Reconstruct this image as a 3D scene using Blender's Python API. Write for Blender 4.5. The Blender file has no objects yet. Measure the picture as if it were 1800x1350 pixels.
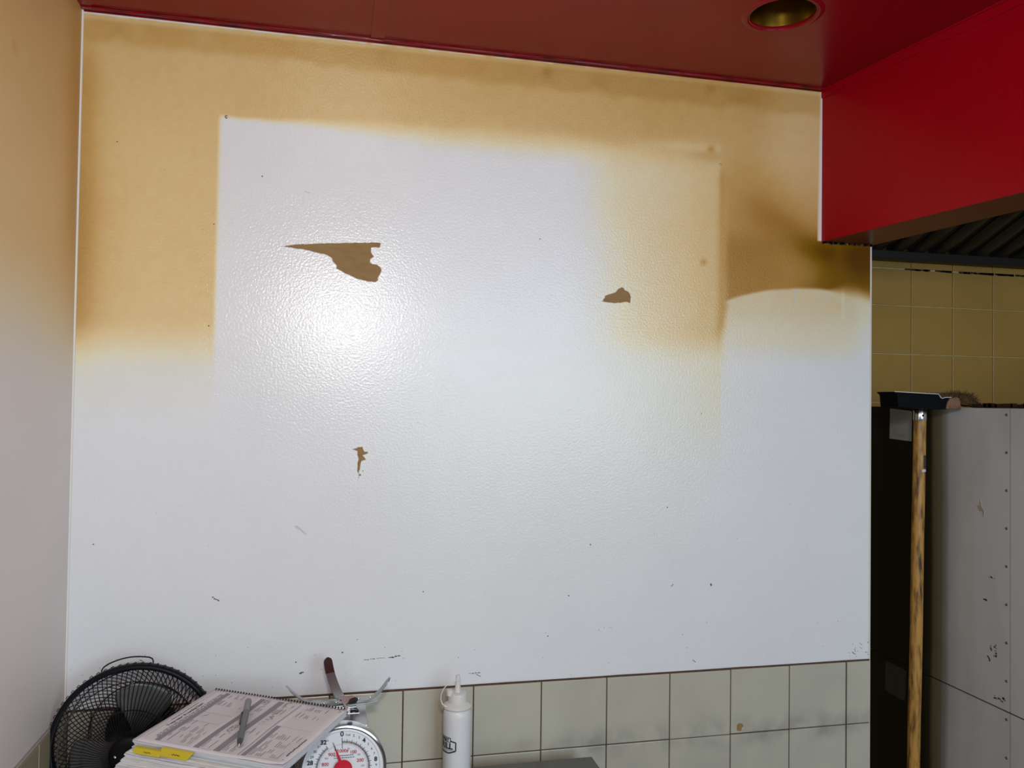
import bpy, bmesh, math, random
import numpy as np
from mathutils import Vector, Matrix
random.seed(7); rng = np.random.default_rng(7)
SC = bpy.context.scene
COL = SC.collection
PI = math.pi

# ---------------------------------------------------------------- camera
CAM = np.array([0.50548, -1.72439, 1.61798]); YAW, PITCH, ROLL, FPX = 0.21864, 0.02159, -0.01377, 1400.0
def cam_axes():
    cy, sy = math.cos(YAW), math.sin(YAW)
    f = np.array([sy*math.cos(PITCH), cy*math.cos(PITCH), math.sin(PITCH)])
    r = np.array([cy, -sy, 0.]); d = np.cross(f, r)
    return r*math.cos(ROLL)+d*math.sin(ROLL), -r*math.sin(ROLL)+d*math.cos(ROLL), f
AX = cam_axes()
cd = bpy.data.cameras.new('camera'); cam = bpy.data.objects.new('camera', cd); COL.objects.link(cam)
cd.sensor_fit = 'HORIZONTAL'; cd.sensor_width = 36; cd.lens = 36*FPX/1800; cd.clip_start = .05
mw = Matrix.Identity(4)
for i in range(3):
    mw[i][0] = AX[0][i]; mw[i][1] = -AX[1][i]; mw[i][2] = -AX[2][i]; mw[i][3] = CAM[i]
cam.matrix_world = mw
SC.camera = cam
def at_wall(u, v, y=0.0):          # where a point of the wall seen in the photograph lies on the plane y = const
    d = AX[0]*(u-900)/FPX + AX[1]*(v-675)/FPX + AX[2]
    p = CAM + d*((y-CAM[1])/d[1]); return p
# ---------------------------------------------------------------- light
W = bpy.data.worlds.new('daylight'); SC.world = W; W.use_nodes = True
bg = W.node_tree.nodes['Background']; bg.inputs[0].default_value = (.80, .90, 1.0, 1); bg.inputs[1].default_value = .215
def area(name, loc, target, size, power, color, sy=None):
    l = bpy.data.lights.new(name, 'AREA'); l.energy = power; l.color = color; l.size = size
    if sy: l.shape = 'RECTANGLE'; l.size_y = sy
    o = bpy.data.objects.new(name, l); COL.objects.link(o); o.location = loc
    o.rotation_euler = (Vector(target)-Vector(loc)).to_track_quat('-Z', 'Y').to_euler(); return o
area('room_lamp', (.535, -1.86, 1.972), (.6, 0, 1.7), .16, 11.4, (1.0, .975, .94), .13)
area('shop_window', (1.85, -3.7, 1.85), (1.35, 0, 1.6), 2.0, 56, (.68, .85, .98), 1.3)
SC.view_settings.view_transform = 'Standard'; SC.view_settings.look = 'None'
SC.view_settings.exposure = -0.07; SC.view_settings.gamma = 1; SC.view_settings.use_curve_mapping = False

# ---------------------------------------------------------------- materials
def srgb(r, g, b):
    f = lambda c: (c/255)/12.92 if c <= 10 else (((c/255)+.055)/1.055)**2.4
    return (f(r), f(g), f(b))
MATS = {}
def mat(name, base, rough=.5, metal=0, coat=0, noise=None, bump=None, attr=None, trans=0, spec=.5, sss=0):
    """noise=(scale, dark colour, amount, stretch xyz)  bump=(scale, strength, distance)"""
    if name in MATS: return MATS[name]
    m = bpy.data.materials.new(name); m.use_nodes = True; nt = m.node_tree; N = nt.nodes; L = nt.links
    b = N['Principled BSDF']; b.inputs['Base Color'].default_value = (*base, 1)
    b.inputs['Roughness'].default_value = rough; b.inputs['Metallic'].default_value = metal
    b.inputs['Coat Weight'].default_value = coat; b.inputs['Coat Roughness'].default_value = .12
    b.inputs['Transmission Weight'].default_value = trans
    b.inputs['Specular IOR Level'].default_value = spec
    if sss: b.inputs['Subsurface Weight'].default_value = sss; b.inputs['Subsurface Scale'].default_value = .01
    tc = N.new('ShaderNodeTexCoord'); src = None
    if attr:
        a = N.new('ShaderNodeAttribute'); a.attribute_name = attr; src = a.outputs['Color']
    if noise:
        sc, dark, amt, st = noise
        mp = N.new('ShaderNodeMapping'); mp.inputs['Scale'].default_value = st; L.new(tc.outputs['Object'], mp.inputs[0])
        n = N.new('ShaderNodeTexNoise'); n.inputs['Scale'].default_value = sc; n.inputs['Detail'].default_value = 6; L.new(mp.outputs[0], n.inputs[0])
        r = N.new('ShaderNodeMapRange'); r.inputs[1].default_value = .42; r.inputs[2].default_value = .72; r.inputs[4].default_value = amt; L.new(n.outputs[0], r.inputs[0])
        mx = N.new('ShaderNodeMix'); mx.data_type = 'RGBA'; L.new(r.outputs[0], mx.inputs[0])
        if src: L.new(src, mx.inputs[6])
        else: mx.inputs[6].default_value = (*base, 1)
        mx.inputs[7].default_value = (*dark, 1); src = mx.outputs[2]
    if src: L.new(src, b.inputs['Base Color'])
    if bump:
        n = N.new('ShaderNodeTexNoise'); n.inputs['Scale'].default_value = bump[0]; n.inputs['Detail'].default_value = 3; L.new(tc.outputs['Object'], n.inputs[0])
        bp = N.new('ShaderNodeBump'); bp.inputs['Strength'].default_value = bump[1]; bp.inputs['Distance'].default_value = bump[2]
        L.new(n.outputs[0], bp.inputs['Height']); L.new(bp.outputs[0], b.inputs['Normal'])
    MATS[name] = m; return m
M_paint = mat('stained_paint', (.8,.8,.8), .20, attr='Col', bump=(210, .5, .0012), spec=.45)
M_paintside = mat('side_paint', (.8,.8,.8), .5, attr='Col', bump=(220, .3, .001))
M_white = mat('white_paint', (.86,.86,.85), .45)
M_caulk = mat('caulk_paint', (.84,.82,.76), .45)
M_board = mat('bare_board', srgb(150,120,78), .85, noise=(30, srgb(132,102,62), .7, (1,1,3)))
M_scuff = mat('scuff_dirt', (.12,.11,.10), .8)
M_ceil = mat('dark_red_gloss', (.26,.002,.008), .26, noise=(9, (.22,.002,.006), .6, (1,1,1)), bump=(25,.12,.002), spec=.26)
M_red = mat('bright_red_gloss', (.36,.0002,.009), .28, noise=(5, (.30,.0002,.007), .6, (1,1,1)), bump=(18,.12,.002), spec=.2)
M_redtrim = mat('red_trim', (.24,.004,.010), .22, noise=(30, (.05,.01,.008), .8, (1,1,1)), spec=.35)
M_tile = mat('cream_tile', srgb(188,184,166), .22, noise=(7, srgb(168,165,152), .5, (1,1,1)), bump=(8,.05,.002))
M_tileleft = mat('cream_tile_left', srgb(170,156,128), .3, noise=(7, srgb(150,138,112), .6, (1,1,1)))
M_grout = mat('brown_grout', srgb(92,66,54), .9, noise=(90, srgb(60,42,34), .8, (1,1,1)))
M_ktile = mat('yellow_cream_tile', srgb(178,139,72), .3, noise=(4, srgb(160,124,60), .6, (1,1,1)), bump=(8,.05,.002))
M_kgrout = mat('pale_grout', srgb(205,190,140), .7, noise=(30, srgb(110,92,50), .5, (1,1,1)))
M_black = mat('black_plastic', (.003,.004,.006), .45, spec=.2)
M_wire = mat('black_wire', (.006,.006,.008), .35)
M_blade = mat('smoky_blade', (.085,.085,.08), .3)
M_chrome = mat('chrome', (.78,.79,.80), .16, 1, noise=(60, (.35,.34,.33), .35, (1,1,1)))
M_steel = mat('dull_steel', (.50,.50,.50), .38, 1, noise=(4, (.30,.30,.29), .6, (1,1,.3)))
M_darksteel = mat('dark_grey_metal', (.17,.165,.155), .42, .6)
M_maroon = mat('maroon_enamel', (.10,.012,.016), .3)
M_browntip = mat('brown_dip_coating', (.055,.018,.016), .3)
M_dial = mat('dial_white', (.80,.81,.84), .4)
M_ink = mat('black_ink', (.02,.02,.025), .6)
M_greyink = mat('grey_ink', (.26,.25,.27), .8)
M_paleink = mat('pale_ink', (.40,.38,.40), .8)
M_redink = mat('red_ink', (.50,.03,.06), .6)
M_redcap = mat('red_cap', (.62,.01,.035), .3)
M_paper = mat('paper', (.70,.665,.68), .8, noise=(6, (.64,.60,.62), .5, (1,1,1)))
M_paper2 = mat('cream_paper', (.70,.68,.62), .85, noise=(40, (.50,.48,.44), .7, (.3,.3,8)))
M_card = mat('blue_grey_card', (.60,.66,.68), .6)
M_yellow = mat('yellow_tab', (.62,.47,.02), .5)
M_pen = mat('grey_pen', (.11,.12,.125), .4)
M_pend = mat('pen_dark', (.03,.032,.035), .35)
M_bottle = mat('milky_plastic', (.74,.745,.74), .35, noise=(9, (.62,.63,.64), .6, (1,1,1)), sss=.25)
M_cap = mat('translucent_cap', (.70,.69,.65), .32, sss=.05)
M_gold = mat('gold_reflector', (.22,.13,.012), .28, .9)
M_filter = mat('greasy_filter', (.055,.048,.036), .4, .5, noise=(14, (.016,.013,.009), .8, (1,1,1)))
M_hood = mat('hood_brown', (.018,.011,.008), .5)
M_wood = mat('worn_handle', srgb(196,146,70), .42, noise=(44, srgb(60,34,14), 1.0, (2.4,2.4,.45)), bump=(60,.2,.001))
M_block = mat('raw_wood_block', srgb(140,100,76), .7, noise=(50, srgb(80,52,36), .8, (1,1,1)))
M_bristle = mat('dark_bristle', srgb(104,76,38), .8, noise=(120, srgb(24,16,10), .9, (1,1,1)))
M_sheet = mat('black_sheet_metal', (.003,.0035,.004), .6, 0, spec=.12)
M_label = mat('grey_label', (.36,.36,.33), .5, noise=(20, (.26,.25,.22), .6, (1,1,1)))
M_rust = mat('rust_brown', (.050,.018,.012), .5, noise=(40, (.015,.008,.006), .7, (1,1,1)))
M_rim = mat('white_edge', (.72,.70,.66), .5)
M_table = mat('table_steel', (.45,.45,.45), .35, 1)
M_floor = mat('quarry_floor', (.16,.08,.06), .6)
M_black2 = mat('dark_bin', (.02,.016,.018), .5)

M_arm = mat('brushed_arm', (.40,.41,.41), .3, .8, noise=(60, (.26,.26,.25), .4, (1,1,1)))
def grime(m, zc, zw, amt):
    nt = m.node_tree; N = nt.nodes; L = nt.links; b = N['Principled BSDF']; src = b.inputs['Base Color'].links[0].from_socket
    g = N.new('ShaderNodeNewGeometry'); sp = N.new('ShaderNodeSeparateXYZ'); L.new(g.outputs['Position'], sp.inputs[0])
    a = N.new('ShaderNodeMath'); a.operation = 'SUBTRACT'; a.inputs[1].default_value = zc; L.new(sp.outputs[2], a.inputs[0])
    c = N.new('ShaderNodeMath'); c.operation = 'ABSOLUTE'; L.new(a.outputs[0], c.inputs[0])
    r = N.new('ShaderNodeMapRange'); r.interpolation_type = 'SMOOTHSTEP'; r.inputs[1].default_value = 0; r.inputs[2].default_value = zw; r.inputs[3].default_value = 1; r.inputs[4].default_value = 0; L.new(c.outputs[0], r.inputs[0])
    x = N.new('ShaderNodeMapRange'); x.interpolation_type = 'SMOOTHSTEP'; x.inputs[1].default_value = .75; x.inputs[2].default_value = 1.1; L.new(sp.outputs[0], x.inputs[0])
    n = N.new('ShaderNodeTexNoise'); n.inputs['Scale'].default_value = 16; n.inputs['Detail'].default_value = 8; L.new(g.outputs['Position'], n.inputs[0])
    q = N.new('ShaderNodeMapRange'); q.inputs[1].default_value = .40; q.inputs[2].default_value = .66; q.inputs[4].default_value = amt; L.new(n.outputs[0], q.inputs[0])
    m1 = N.new('ShaderNodeMath'); m1.operation = 'MULTIPLY'; L.new(r.outputs[0], m1.inputs[0]); L.new(q.outputs[0], m1.inputs[1])
    m2 = N.new('ShaderNodeMath'); m2.operation = 'MULTIPLY'; L.new(m1.outputs[0], m2.inputs[0]); L.new(x.outputs[0], m2.inputs[1])
    mx = N.new('ShaderNodeMix'); mx.data_type = 'RGBA'; mx.inputs[7].default_value = (.16,.165,.165,1); L.new(m2.outputs[0], mx.inputs[0]); L.new(src, mx.inputs[6]); L.new(mx.outputs[2], b.inputs['Base Color'])
grime(M_tile, .852, .055, .5)
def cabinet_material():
    m = bpy.data.materials.new('steel_with_painted_shade'); m.use_nodes = True; nt = m.node_tree; N = nt.nodes; L = nt.links
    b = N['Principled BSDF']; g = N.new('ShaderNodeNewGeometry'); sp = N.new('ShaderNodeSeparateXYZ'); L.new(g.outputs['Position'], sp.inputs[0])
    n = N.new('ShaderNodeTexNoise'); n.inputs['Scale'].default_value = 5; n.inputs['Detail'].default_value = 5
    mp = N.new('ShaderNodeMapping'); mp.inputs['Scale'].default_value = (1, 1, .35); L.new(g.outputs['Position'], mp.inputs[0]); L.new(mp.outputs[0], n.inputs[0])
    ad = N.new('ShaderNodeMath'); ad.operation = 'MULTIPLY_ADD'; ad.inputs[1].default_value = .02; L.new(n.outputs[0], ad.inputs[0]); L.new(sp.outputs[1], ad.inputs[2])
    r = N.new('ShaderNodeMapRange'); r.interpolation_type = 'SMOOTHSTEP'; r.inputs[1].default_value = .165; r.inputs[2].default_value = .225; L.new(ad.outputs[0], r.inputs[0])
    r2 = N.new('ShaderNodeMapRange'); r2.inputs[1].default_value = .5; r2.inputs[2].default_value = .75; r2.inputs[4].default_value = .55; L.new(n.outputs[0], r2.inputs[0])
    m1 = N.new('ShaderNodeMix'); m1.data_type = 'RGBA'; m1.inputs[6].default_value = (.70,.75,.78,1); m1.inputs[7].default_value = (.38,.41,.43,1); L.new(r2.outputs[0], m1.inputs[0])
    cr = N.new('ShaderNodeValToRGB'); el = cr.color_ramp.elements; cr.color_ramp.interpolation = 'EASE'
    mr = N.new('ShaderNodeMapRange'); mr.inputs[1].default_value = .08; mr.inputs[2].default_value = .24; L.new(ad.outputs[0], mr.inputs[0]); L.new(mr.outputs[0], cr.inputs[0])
    el[0].position = 0; el[0].color = (1,1,1,1); el[1].position = 1; el[1].color = (.008,.008,.006,1)  # black end of the ramp: kitchen-side shade painted into the steel colour
    for p_, c_ in ((.30,(.86,.86,.85)),(.46,(.42,.41,.38)),(.54,(.30,.25,.17)),(.66,(.26,.19,.10)),(.80,(.03,.025,.018))):  # brown stops paint in the broom handle's blurred reflection
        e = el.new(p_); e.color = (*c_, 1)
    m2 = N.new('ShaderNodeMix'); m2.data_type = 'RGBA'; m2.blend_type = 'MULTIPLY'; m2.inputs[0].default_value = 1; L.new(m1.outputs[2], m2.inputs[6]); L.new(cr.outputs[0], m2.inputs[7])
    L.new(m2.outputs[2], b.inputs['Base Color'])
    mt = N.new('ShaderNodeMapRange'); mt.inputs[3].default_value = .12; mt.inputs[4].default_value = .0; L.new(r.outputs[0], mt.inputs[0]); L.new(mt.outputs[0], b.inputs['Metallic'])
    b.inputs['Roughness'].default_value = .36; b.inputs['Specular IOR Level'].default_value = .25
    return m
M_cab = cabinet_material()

# ---------------------------------------------------------------- mesh helpers
class MB:
    def __init__(s): s.v = []; s.f = []
    def add(s, vs, fs):
        o = len(s.v); s.v += [tuple(p) for p in vs]; s.f += [tuple(i+o for i in f) for f in fs]; return s
    def box(s, x0, x1, y0, y1, z0, z1, M=None):
        vs = [Vector((x, y, z)) for z in (z0, z1) for x, y in ((x0,y0),(x1,y0),(x1,y1),(x0,y1))]
        if M: vs = [M @ p for p in vs]
        return s.add(vs, [(0,3,2,1),(4,5,6,7),(0,1,5,4),(1,2,6,5),(2,3,7,6),(3,0,4,7)])
    def prism(s, poly, fa, fb):      # poly 2D points; fa/fb map a 2D point to the two faces
        n = len(poly); a = [fa(p) for p in poly]; b = [fb(p) for p in poly]
        return s.add(a+b, [tuple(range(n))[::-1], tuple(range(n, 2*n))]+[(i, (i+1) % n, n+(i+1) % n, n+i) for i in range(n)])
    def tube(s, pts, r, n=8, closed=False, caps=True):
        pts = [Vector(p) for p in pts]; m = len(pts); rs = r if isinstance(r, (list, tuple)) else [r]*m
        rings = []; up = None
        for i in range(m):
            a = pts[(i-1) % m] if (closed or i > 0) else pts[i]; b = pts[(i+1) % m] if (closed or i < m-1) else pts[i]
            t = (b-a).normalized()
            if up is None:
                up = Vector((0,0,1)) if abs(t.z) < .9 else Vector((1,0,0))
            up = (up - t*up.dot(t)).normalized(); w = t.cross(up)
            rings.append([pts[i]+(up*math.cos(2*PI*k/n)+w*math.sin(2*PI*k/n))*rs[i] for k in range(n)])
        vs = [p for g in rings for p in g]; fs = []
        for i in range(m if closed else m-1):
            j = (i+1) % m
            for k in range(n): fs.append((i*n+k, i*n+(k+1) % n, j*n+(k+1) % n, j*n+k))
        if caps and not closed: fs += [tuple(range(n))[::-1], tuple(range((m-1)*n, m*n))]
        return s.add(vs, fs)
    def lathe(s, prof, n=48, M=None, a0=0, a1=2*PI):     # prof: (r, h) around local z
        full = abs(a1-a0-2*PI) < 1e-6; m = n if full else n+1
        vs = []
        for r, h in prof:
            for k in range(m):
                a = a0+(a1-a0)*k/n; p = Vector((r*math.cos(a), r*math.sin(a), h)); vs.append(M @ p if M else p)
        fs = []
        for i in range(len(prof)-1):
            for k in range(n if full else n):
                k2 = (k+1) % m if full else k+1
                fs.append((i*m+k, i*m+k2, (i+1)*m+k2, (i+1)*m+k))
        return s.add(vs, fs)
    def build(s, name, m, parent=None, bevel=0, smooth=None, sub=0, seg=2):
        me = bpy.data.meshes.new(name); me.from_pydata(s.v, [], s.f); me.validate()
        bm = bmesh.new(); bm.from_mesh(me); bmesh.ops.recalc_face_normals(bm, faces=bm.faces); bm.to_mesh(me); bm.free()
        me.materials.append(m); o = bpy.data.objects.new(name, me); COL.objects.link(o)
        if parent: o.parent = parent
        if smooth:
            for p in me.polygons: p.use_smooth = True
            me.set_sharp_from_angle(angle=math.radians(smooth))
        if bevel:
            b = o.modifiers.new('bevel', 'BEVEL'); b.width = bevel; b.segments = seg; b.limit_method = 'ANGLE'
        if sub:
            b = o.modifiers.new('sub', 'SUBSURF'); b.levels = sub; b.render_levels = sub
        return o
def text_mesh(body, size, M, mbuild, offset=0, shear=0, align='CENTER'):
    c = bpy.data.curves.new('t', 'FONT'); c.body = body; c.size = size; c.align_x = align; c.align_y = 'CENTER'; c.offset = offset; c.shear = shear
    o = bpy.data.objects.new('t', c); COL.objects.link(o)
    dg = bpy.context.evaluated_depsgraph_get(); me = bpy.data.meshes.new_from_object(o.evaluated_get(dg))
    vs = [M(v.co) if callable(M) else M @ v.co for v in me.vertices]; mbuild.add(vs, [tuple(p.vertices) for p in me.polygons])
    COL.objects.unlink(o); bpy.data.objects.remove(o); bpy.data.curves.remove(c); bpy.data.meshes.remove(me)
def thing(name, label, cat, loc=(0,0,0), group=None):
    o = bpy.data.objects.new(name, None); COL.objects.link(o); o.location = loc; o.empty_display_size = .05
    o['label'] = label; o['category'] = cat
    if group: o['group'] = group
    return o
def struct(o): o['kind'] = 'structure'; return o
def keep(o, parent):        # parent after building in world space
    o.parent = parent; o.matrix_parent_inverse = Matrix.Translation(parent.location).inverted(); return o

# ---------------------------------------------------------------- wall stain (paint colour of the wall itself)
def ss(a, b, x):
    t = np.clip((x-a)/(b-a), 0, 1); return t*t*(3-2*t)
def vnoise(x, y, sc, seed):
    r = np.random.default_rng(seed); G = r.random((64, 64)); X = x/sc; Y = y/sc
    i = np.floor(X).astype(int); j = np.floor(Y).astype(int); fx = X-i; fy = Y-j
    fx = fx*fx*(3-2*fx); fy = fy*fy*(3-2*fy); g = lambda a, b: G[a % 64, b % 64]
    return (g(i,j)*(1-fx)+g(i+1,j)*fx)*(1-fy)+(g(i,j+1)*(1-fx)+g(i+1,j+1)*fx)*fy-.5
def chart(P):               # wall point -> chart of the stain map
    q = P-CAM; z = q@AX[2]
    return 900+FPX*(q@AX[0])/z, 675+FPX*(q@AX[1])/z
S_KEYS = [-.1, 0, .12, .25, .5, .75, 1.0, 1.3, 1.7]
S_COL = np.array([(.93,.93,.92), (.80,.80,.81), (.79,.775,.69), (.82,.75,.53), (.79,.60,.305), (.62,.385,.13), (.45,.24,.052), (.27,.13,.002), (.13,.048,.000)])
def stain_rgb(s):
    return np.stack([np.interp(s, S_KEYS, S_COL[:, k]) for k in range(3)], -1)
def bump1(x, c, w): return np.exp(-((x-c)/w)**2)
def back_stain(u, v):
    n1 = vnoise(u, v, 90, 1); n2 = vnoise(u, v, 30, 2); n3 = vnoise(u, v, 11, 3)
    ceil = 18+.106*(u-134); left = 134-.029*(v-14); right = np.where(v < 424, 1447-.02*(v-157), 1530)
    # general stain above the band
    band = 1-ss(548, 655, v+8*n1)
    tail = (1-ss(600, 770, v))*.14
    s = (.42+.04*n1)*band + tail
    s += .05*(1-ss(150, 300, v)) + .22*bump1(u, left+14, 30)*band*ss(20, 140, v)        # darker next to the left corner
    s += .12*ss(500, 1150, u)*band
    # soot streak below the ceiling
    d = v-ceil; s += (.15+.08*n2)*ss(8, 16, d)*(1-ss(38, 58, d+14*n2))
    s += .14*bump1(v, 430, 200)*bump1(u, left+10, 60)
    # where a board once hung
    be = 203+.066*(u-388); soft = 6+34*ss(400, 900, u)
    bx = 388-.028*(v-203); top = ss(-soft*.6, soft*1.4, v-be+5*n2)
    lft = ss(-6, 5, u-bx); brd = ss(1270, 1262, u); ins = top*lft*brd
    rs = ss(985, 1130, u+25*n1)
    inner = (.34*rs+.12*ss(1120, 1250, u)+.05*ss(1200, 1262, u)+.05*ss(1050,1200,u)*(v > 300)*ss(300, 420, v))*(1-ss(570, 650, v+6*n1)) + .24*ss(1040, 1240, u)*ss(560, 640, v)*(1-ss(660, 860, v+20*n1))
    inner += .035*bump1(v, 603, 12)*ss(640, 760, u)*(1-rs)
    s = s*(1-ins)+inner*ins
    s += .13*bump1(u, 1269-.012*(v-290), 8)*ss(285, 320, v)*(1-ss(560, 660, v))
    s += .10*bump1(v-be-14, 0, 10)*ss(1190, 1240, u)*(1-ss(1262, 1270, u))
    s -= .10*bump1(v-be, 0, 9)*ss(1100, 1200, u)*(1-ss(1262, 1272, u))
    # right of the board
    R = ss(1268, 1285, u)
    g = .13*ss(250, 420, v)+.12*bump1(u, 1330, 60)*bump1(v, 400, 120)
    g -= .12*ss(1310, 1400, u)*(1-ss(290, 420, v+(1447-u)*.3)); g -= .03*ss(1290, 1370, u)
    dd = (v-425)-(u-1440)*.62; g += .34*bump1(dd, 14, 34)*ss(1270, 1430, u)*(1-ss(440, 500, v))*(1-.6*ss(1440, 1480, u))
    g += .17*ss(395, 440, v)
    amb = ss(1380, 1470, u+20*n1)*ss(400, 445, v); g += amb*.50+.28*ss(1470, 1515, u)*ss(400,440,v)*(1-ss(440, 530, v))
    g -= .10*bump1(u, 1430, 26)*bump1(v, 480, 30)
    s += g*R*(1-ss(560, 600, v))*(v > 0)
    # wiped patch with an arched upper edge
    arch = 507+.00135*(u-1400)**2*(u < 1400)+.0011*(u-1400)**2*(u >= 1400)+3*n2
    wl = ss(1266+8*n2, 1282+8*n2, u)
    wip = wl*ss(-3-22*ss(1450,1500,u), 4+10*ss(1450,1500,u), v-arch)*(u > 1260)
    wv = (.42+.05*n2+.06*bump1(u, 1440, 60))*(1-.45*ss(530, 605, v)-.55*ss(595, 650, v+5*n1))-.16*ss(1492, 1528, u)
    wv = np.maximum(wv, 0)
    wv = np.where((np.abs(u-1482) < 2.2)&(v < 560), wv-.1, wv)
    s = s*(1-wip)+wv*wip
    # below the board line at the right edge
    s = np.where((u > 1268)&(v > 660), np.minimum(s, .03), s)
    s += .022*n3*(s > .1)+.01*n3
    # clean paint lines along the edges
    rim = np.maximum.reduce([1-ss(2, 5, d+2*n3), 1-ss(2, 6, u-left), (1-ss(2, 6, right-u))*(v < 424)])
    s = s*(1-.9*rim)-.08*rim
    # soft brown spots
    for x, y, a, w in ((1250,262,.25,6),(1237,461,.28,6),(962,127,.16,10),(1250,155,.12,9),(85*8,95,.08,22),(1240,650,.12,4)):
        s += a*np.exp(-((u-x)**2+(v-y)**2)/w**2)
    c = stain_rgb(s)
    k = (.25*wip*(1-ss(600, 670, v)))[..., None]; c = c*(1-k)+c.mean(-1, keepdims=True)*np.array([1.06,1.0,.93])*k
    # yellowish and grey cast of the washed lower area
    k = (.5*bump1(u, 1130, 160)*bump1(v, 680, 120)*ss(590,640,v))[..., None]; c = c*(1-k)+np.array([.80,.76,.60])*k
    k = (.5*ss(560, 900, u)*(1-ss(1180, 1300, u))*ss(600,700,v)*(1-ss(850,1100,v)))[..., None]; c = c*(1-k)+np.array([.79,.81,.76])*k
    c *= (1+.02*n1+.015*n2)[..., None]
    return np.clip(c, 0, .95)
def grid_mesh(name, m, A, B, fn, keepf, parent=None):
    """A, B: 1D coordinate arrays; fn(a,b)->xyz array; colour from cf"""
    na, nb = len(A), len(B); a, b = np.meshgrid(A, B, indexing='ij'); P, C = fn(a.ravel(), b.ravel())
    idx = np.arange(na*nb).reshape(na, nb)
    q = np.stack([idx[:-1,:-1], idx[1:,:-1], idx[1:,1:], idx[:-1,1:]], -1).reshape(-1, 4)
    ca = ((a[:-1,:-1]+a[1:,1:])/2).ravel(); cb = ((b[:-1,:-1]+b[1:,1:])/2).ravel(); q = q[keepf(ca, cb)]
    me = bpy.data.meshes.new(name); me.vertices.add(len(P)); me.vertices.foreach_set('co', P.astype(np.float32).ravel())
    me.loops.add(q.size); me.loops.foreach_set('vertex_index', q.ravel().astype(np.int32))
    me.polygons.add(len(q)); me.polygons.foreach_set('loop_start', np.arange(0, q.size, 4, dtype=np.int32))
    me.update(calc_edges=True); me.validate()
    at = me.color_attributes.new('Col', 'FLOAT_COLOR', 'POINT')
    at.data.foreach_set('color', np.c_[C, np.ones(len(C))].astype(np.float32).ravel())
    me.materials.append(m); o = bpy.data.objects.new(name, me); COL.objects.link(o)
    if parent: o.parent = parent
    return o
H = 2.3889; XR = 1.6565; XE = 1.7924; ZB = 2.0172; ZT = 1.0; T = .1524
# ---------------------------------------------------------------- setting
b = MB(); b.box(0, XR, .002, .12, 0, H); b.box(XR, XE, .002, .12, 0, ZB)
wall_back = struct(b.build('wall_back', M_white))
A = np.concatenate([np.linspace(0, XR, 520), np.linspace(XR, XE, 44)[1:]]); B = np.concatenate([np.linspace(ZT, ZB, 330), np.linspace(ZB, H, 120)[1:]])
def f_back(a, bb):
    P = np.stack([a, np.zeros_like(a), bb], -1); u, v = chart(P); return P, back_stain(u, v)
grid_mesh('painted_face', M_paint, A, B, f_back, lambda ca, cb: ~((ca > XR)&(cb > ZB)), wall_back)
# left wall
def left_stain(y, z):
    n1 = vnoise(y*1000+4000, z*1000, 110, 5); n2 = vnoise(y*1000+4000, z*1000, 35, 6)
    s = .52*(1-ss(1.72, 1.98, -z+3.58+.03*n1)) if False else .50*ss(1.60, 1.92, z+.04*n1)+.13*ss(1.9, 2.3, z)
    s += .14*np.exp(-((y+.03)/.05)**2)*ss(1.75, 2.0, z)
    s = s*(1-.9*(1-ss(.002, .006, -y))); s += .12*np.exp(-((y+.33)**2+(z-2.17)**2)/.00012)+.02*n2*(s > .1)
    c = stain_rgb(s)*np.array([1.02, .93, .86]); return np.clip(c*(1+.03*n1)[..., None], 0, .95)
b = MB(); b.box(-.12, -.002, -2.4, .12, 0, H); wall_left = struct(b.build('wall_left', M_white))
def f_left(a, bb):
    return np.stack([np.zeros_like(a), a, bb], -1), left_stain(a, bb)
grid_mesh('painted_face', M_paintside, np.linspace(-2.4, 0, 300), np.linspace(ZT, H, 220), f_left, lambda ca, cb: ca < 9, wall_left)
b = MB(); b.box(0, .004, -2.4, -.004, 0, ZT); b.build('tile_backing', M_grout, wall_left)
b = MB()
for k in range(15):
    for r in range(6):
        b.box(.004, .007, -.006-(k+1)*T+.0022, -.006-k*T, ZT-(r+1)*T+.0022, ZT-r*T-.001)
b.build('wall_tiles', M_tileleft, wall_left, bevel=.0012)
b = MB(); b.tube([(.004, -2.4, ZT+.001), (.004, -.004, ZT+.001)], .0032, 6); b.build('caulk_bead', mat('dirty_caulk', (.34,.29,.25), .7), wall_left)
# tiles on the back wall, below the paint
b = MB(); b.box(.004, XE-.001, -.003, .001, 0, ZT); b.build('tile_backing', M_grout, wall_back)
b = MB(); off = 4.41*T-.0133
for n in range(-5, 8):
    x0 = max(.008, off+n*T+.0012); x1 = min(XE, off+(n+1)*T-.0012)
    if x1-x0 < .004: continue
    if n == 7: x0 += .0015
    for r in range(6):
        z1 = ZT-r*T-(.003 if r == 0 else .0012); jit = random.uniform(-.0006, .0006)
        b.box(x0, x1, -.0065, -.002, ZT-(r+1)*T+.0012+jit, z1+jit*.5)
b.build('wall_tiles', M_tile, wall_back, bevel=.0011)
p = at_wall(1301, 1277, -.007); b = MB(); poly = [(-.008,-.009),(-.008,.004),(-.002,.008),(.006,.006),(.009,.001),(.004,-.004),(.003,-.011)]
b.prism(poly, lambda q: (p[0]+q[0], -.0064, p[2]+q[1]), lambda q: (p[0]+q[0], -.0071, p[2]+q[1])); b.build('tile_chip', M_board, wall_back)
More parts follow.
